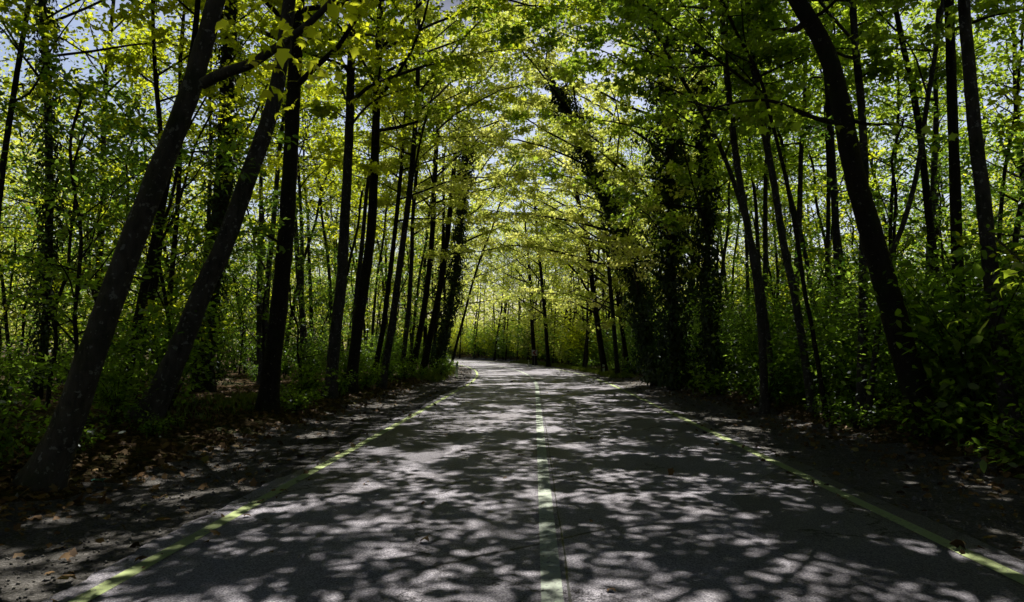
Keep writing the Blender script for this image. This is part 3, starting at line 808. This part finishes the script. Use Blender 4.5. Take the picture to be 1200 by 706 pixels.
# small stones on the shoulders
tb = []; 
ico = np.array([(1, 0, 0), (-1, 0, 0), (0, 1, 0), (0, -1, 0), (0, 0, 1), (0, 0, -1)], float)
fc = np.array([(0, 2, 4), (2, 1, 4), (1, 3, 4), (3, 0, 4), (2, 0, 5), (1, 2, 5), (3, 1, 5), (0, 3, 5)])
Vs = []; Fs = []; k = 0
for lo, hi, n in ((-5.2, -3.1, 3500), (3.5, 5.9, 3500)):
    for x, y, o_ in scatter(n, 30, lo, hi, rng, 2.0):
        r = rng.uniform(.004, .017) * (1 + (rng.uniform() < .05))
        v = ico * r * rng.uniform(.6, 1.3, (6, 3)) + [x, y, max(0, gz(x, y)) + .014 + r * .3]
        Vs.append(v); Fs.append(fc + k); k += 6
F = np.concatenate(Fs)
o = mobj('gravel', raw_mesh('gravel', np.concatenate(Vs), F.ravel(), np.arange(len(F)) * 3), M['stone'])
tag(o, label='loose gravel scattered on both shoulders', category='gravel', kind='stuff')
# grass
def grass(name, label, areas, seed):
    rng = np.random.default_rng(seed); V = []; t = []
    for s0, s1, o0, o1, n, h in areas:
        for i in range(n // 12):
            s = rng.uniform(s0, s1); oo = rng.uniform(o0, o1); cx, cy = road_pt(s, oo); tt = rng.normal(.5, .2)
            for j in range(12):
                x = cx + rng.normal(0, .10); y = cy + rng.normal(0, .10); z = gz(x, y) - .01
                a = rng.uniform(0, 6.28); hh = h * rng.uniform(.5, 1.2); b = rng.uniform(.1, .6) * hh; w = .006 + .0025 * (s > 25) * 2
                dx, dy = math.cos(a), math.sin(a)
                V += [(x - dy * w, y + dx * w, z), (x + dy * w, y - dx * w, z), (x + dy * w * .6 + dx * b * .4, y - dx * w * .6 + dy * b * .4, z + hh * .65), (x + dx * b, y + dy * b, z + hh)]
                t.append(min(1, max(0, tt + rng.normal(0, .12))))
    n = len(t)
    o = mobj(name, raw_mesh(name, V, np.arange(n * 4), np.arange(n) * 4, t), M['grass'])
    tag(o, label=label, category='grass', kind='stuff')
grass('verge_grass', 'short grass and weeds on the verges near the marker posts and bend', [(30, 60, -5.4, -4.3, 6000, .20), (36, 75, 4.2, 5.6, 12000, .24), (11, 26, -7.0, -6.0, 2500, .18), (12, 34, 6.4, 7.4, 2500, .18)], 44)

# ------------------------------------------------------------------ posts, sign, scrap
import bmesh
def bm_obj(name, bm, m, parent, loc=(0, 0, 0), bevel=.004):
    if bevel: bmesh.ops.bevel(bm, geom=bm.edges[:], offset=bevel, segments=2, affect='EDGES')
    me = bpy.data.meshes.new(name); bm.to_mesh(me); bm.free(); me.materials.append(M[m])
    o = bpy.data.objects.new(name, me); o.location = loc; return link(o, parent)
def prism(poly, y0, y1):
    bm = bmesh.new()
    a = [bm.verts.new((x, y0, z)) for x, z in poly]; b = [bm.verts.new((x, y1, z)) for x, z in poly]
    bm.faces.new(a); bm.faces.new(b[::-1])
    for i in range(len(poly)): bm.faces.new((a[i], b[i], b[(i + 1) % len(poly)], a[(i + 1) % len(poly)]))
    bmesh.ops.recalc_face_normals(bm, faces=bm.faces); return bm
def post(label, x, y, h, w, refl, tilt=0):
    z = gz(x, y)
    r = thing('marker_post', label, 'marker post', (x, y, z), None); r.rotation_euler = (0, tilt, 0)
    bm_obj('post_body', prism([(-w, -.1), (w, -.1), (w, h - .04), (-w * .2, h), (-w, h)], -.03, .03), 'post', r)
    bm_obj('dark_band', prism([(-w - .002, h - .24), (w + .002, h - .18), (w + .002, h - .10), (-w - .002, h - .16)], -.033, .033), 'black', r, bevel=0)
    bm_obj('reflector', prism([(-w * .45, h - .20), (w * .45, h - .19), (w * .45, h - .13), (-w * .45, h - .14)], -.038, -.034), refl, r, bevel=0)
p = W(535, 443, 36.0); post('pale green marker post standing in the grass of the verge inside the bend', p.x, p.y, .80, .065, 'reflector', .02)
p = W(707.5, 439, 41.0); post('whitish marker post at the outer verge before the bend', p.x, p.y, .62, .065, 'reflector_red', 0)
p = W(619.5, 428, 61.0); post('small pale marker post beside the chevron sign', p.x, p.y, .55, .06, 'reflector', 0)
p = W(626.5, 429, 60.5)
z = gz(p.x, p.y)
r = thing('chevron_sign', 'small white sign with a red chevron pointing left at the bend', 'road sign', (p.x, p.y, z))
zc = 1.6 - (413.7 - 408) / 800 * 60.5 - z
tb = Tubes(); tb.add([(0, 0.03, -.2), (0, .03, zc + .2)], [.03, .03], 10); mobj('pole', tb.mesh('pole'), M['steel'], r)
q = .25
pl = bm_obj('sign_panel', prism([(-q, zc - q), (q, zc - q), (q, zc + q), (-q, zc + q)], -.012, .0), 'sign_white', r, bevel=.003)
bm_obj('chevron', prism([(-.17, zc), (.03, zc + .21), (.17, zc + .21), (-.02, zc), (.17, zc - .21), (.03, zc - .21)], -.018, -.013), 'sign_red', pl, bevel=0)
# wrapper on the litter
p = W(116, 577, 7.55)
rg = np.random.default_rng(3); n = 7
V = [(p.x - .07 + .14 * i / (n - 1) + rg.normal(0, .006), p.y - .05 + .10 * j / (n - 1) + rg.normal(0, .006), gz(p.x, p.y) + .05 + rg.uniform(0, .03)) for j in range(n) for i in range(n)]
Q = [v for j in range(n - 1) for i in range(n - 1) for v in (j * n + i, j * n + i + 1, (j + 1) * n + i + 1, (j + 1) * n + i)]
o = mobj('wrapper', raw_mesh('wrapper', V, Q, np.arange(len(Q) // 4) * 4), M['scrap'])
tag(o, label='crumpled blue green wrapper lying on the fallen leaves of the verge', category='litter')

# ------------------------------------------------------------------ light
SUN_EL, SUN_AZ = 61.0, 7.0        # azimuth measured from +Y toward +X
w = bpy.data.worlds.new('World'); S.world = w; w.use_nodes = True
nt = w.node_tree; nt.nodes.clear()
sky = nt.nodes.new('ShaderNodeTexSky'); sky.sky_type = 'NISHITA'; sky.sun_disc = False
sky.sun_elevation = rad(SUN_EL); sky.sun_rotation = rad(SUN_AZ)
sky.air_density = 1.0; sky.dust_density = 2.0; sky.ozone_density = 1.0
bg = nt.nodes.new('ShaderNodeBackground'); bg.inputs[1].default_value = .06
ow = nt.nodes.new('ShaderNodeOutputWorld')
gm = nt.nodes.new('ShaderNodeGamma'); gm.inputs[1].default_value = 1.0
nt.links.new(sky.outputs[0], gm.inputs[0]); tcw = nt.nodes.new('ShaderNodeTexCoord'); sx = nt.nodes.new('ShaderNodeSeparateXYZ'); nt.links.new(tcw.outputs['Generated'], sx.inputs[0])
hz = ramp(nt, sx.outputs['Z'], [(.40, (2.6, 2.4, 2.3)), (.50, (.02, .022, .025))])
nt.links.new(mixc(nt, 1.0, gm.outputs[0], hz, 'MULTIPLY'), bg.inputs[0]); nt.links.new(bg.outputs[0], ow.inputs[0])
sl = bpy.data.lights.new('sun', 'SUN'); sl.energy = 5.0; sl.angle = rad(.42); sl.color = (1.0, .95, .86)
so = bpy.data.objects.new('sun', sl); COL.objects.link(so)
az, el = rad(SUN_AZ), rad(SUN_EL)
to_sun = Vector((math.sin(az) * math.cos(el), math.cos(az) * math.cos(el), math.sin(el)))
so.rotation_euler = to_sun.to_track_quat('Z', 'Y').to_euler(); so.location = to_sun * 60

S.view_settings.view_transform = 'Standard'; S.view_settings.look = 'None'
S.view_settings.exposure = 0; S.view_settings.gamma = 1
S.render.engine = 'CYCLES'
c = S.cycles
c.max_bounces = 6; c.diffuse_bounces = 0; c.glossy_bounces = 2; c.transmission_bounces = 3
c.sample_clamp_indirect = 3.0; c.caustics_reflective = False; c.caustics_refractive = False
c.use_denoising = True
try: c.denoiser = 'OPENIMAGEDENOISE'
except Exception: pass
c.use_adaptive_sampling = True; c.adaptive_threshold = .02
print('trees L/R', nL, nR, 'saplings', ns)
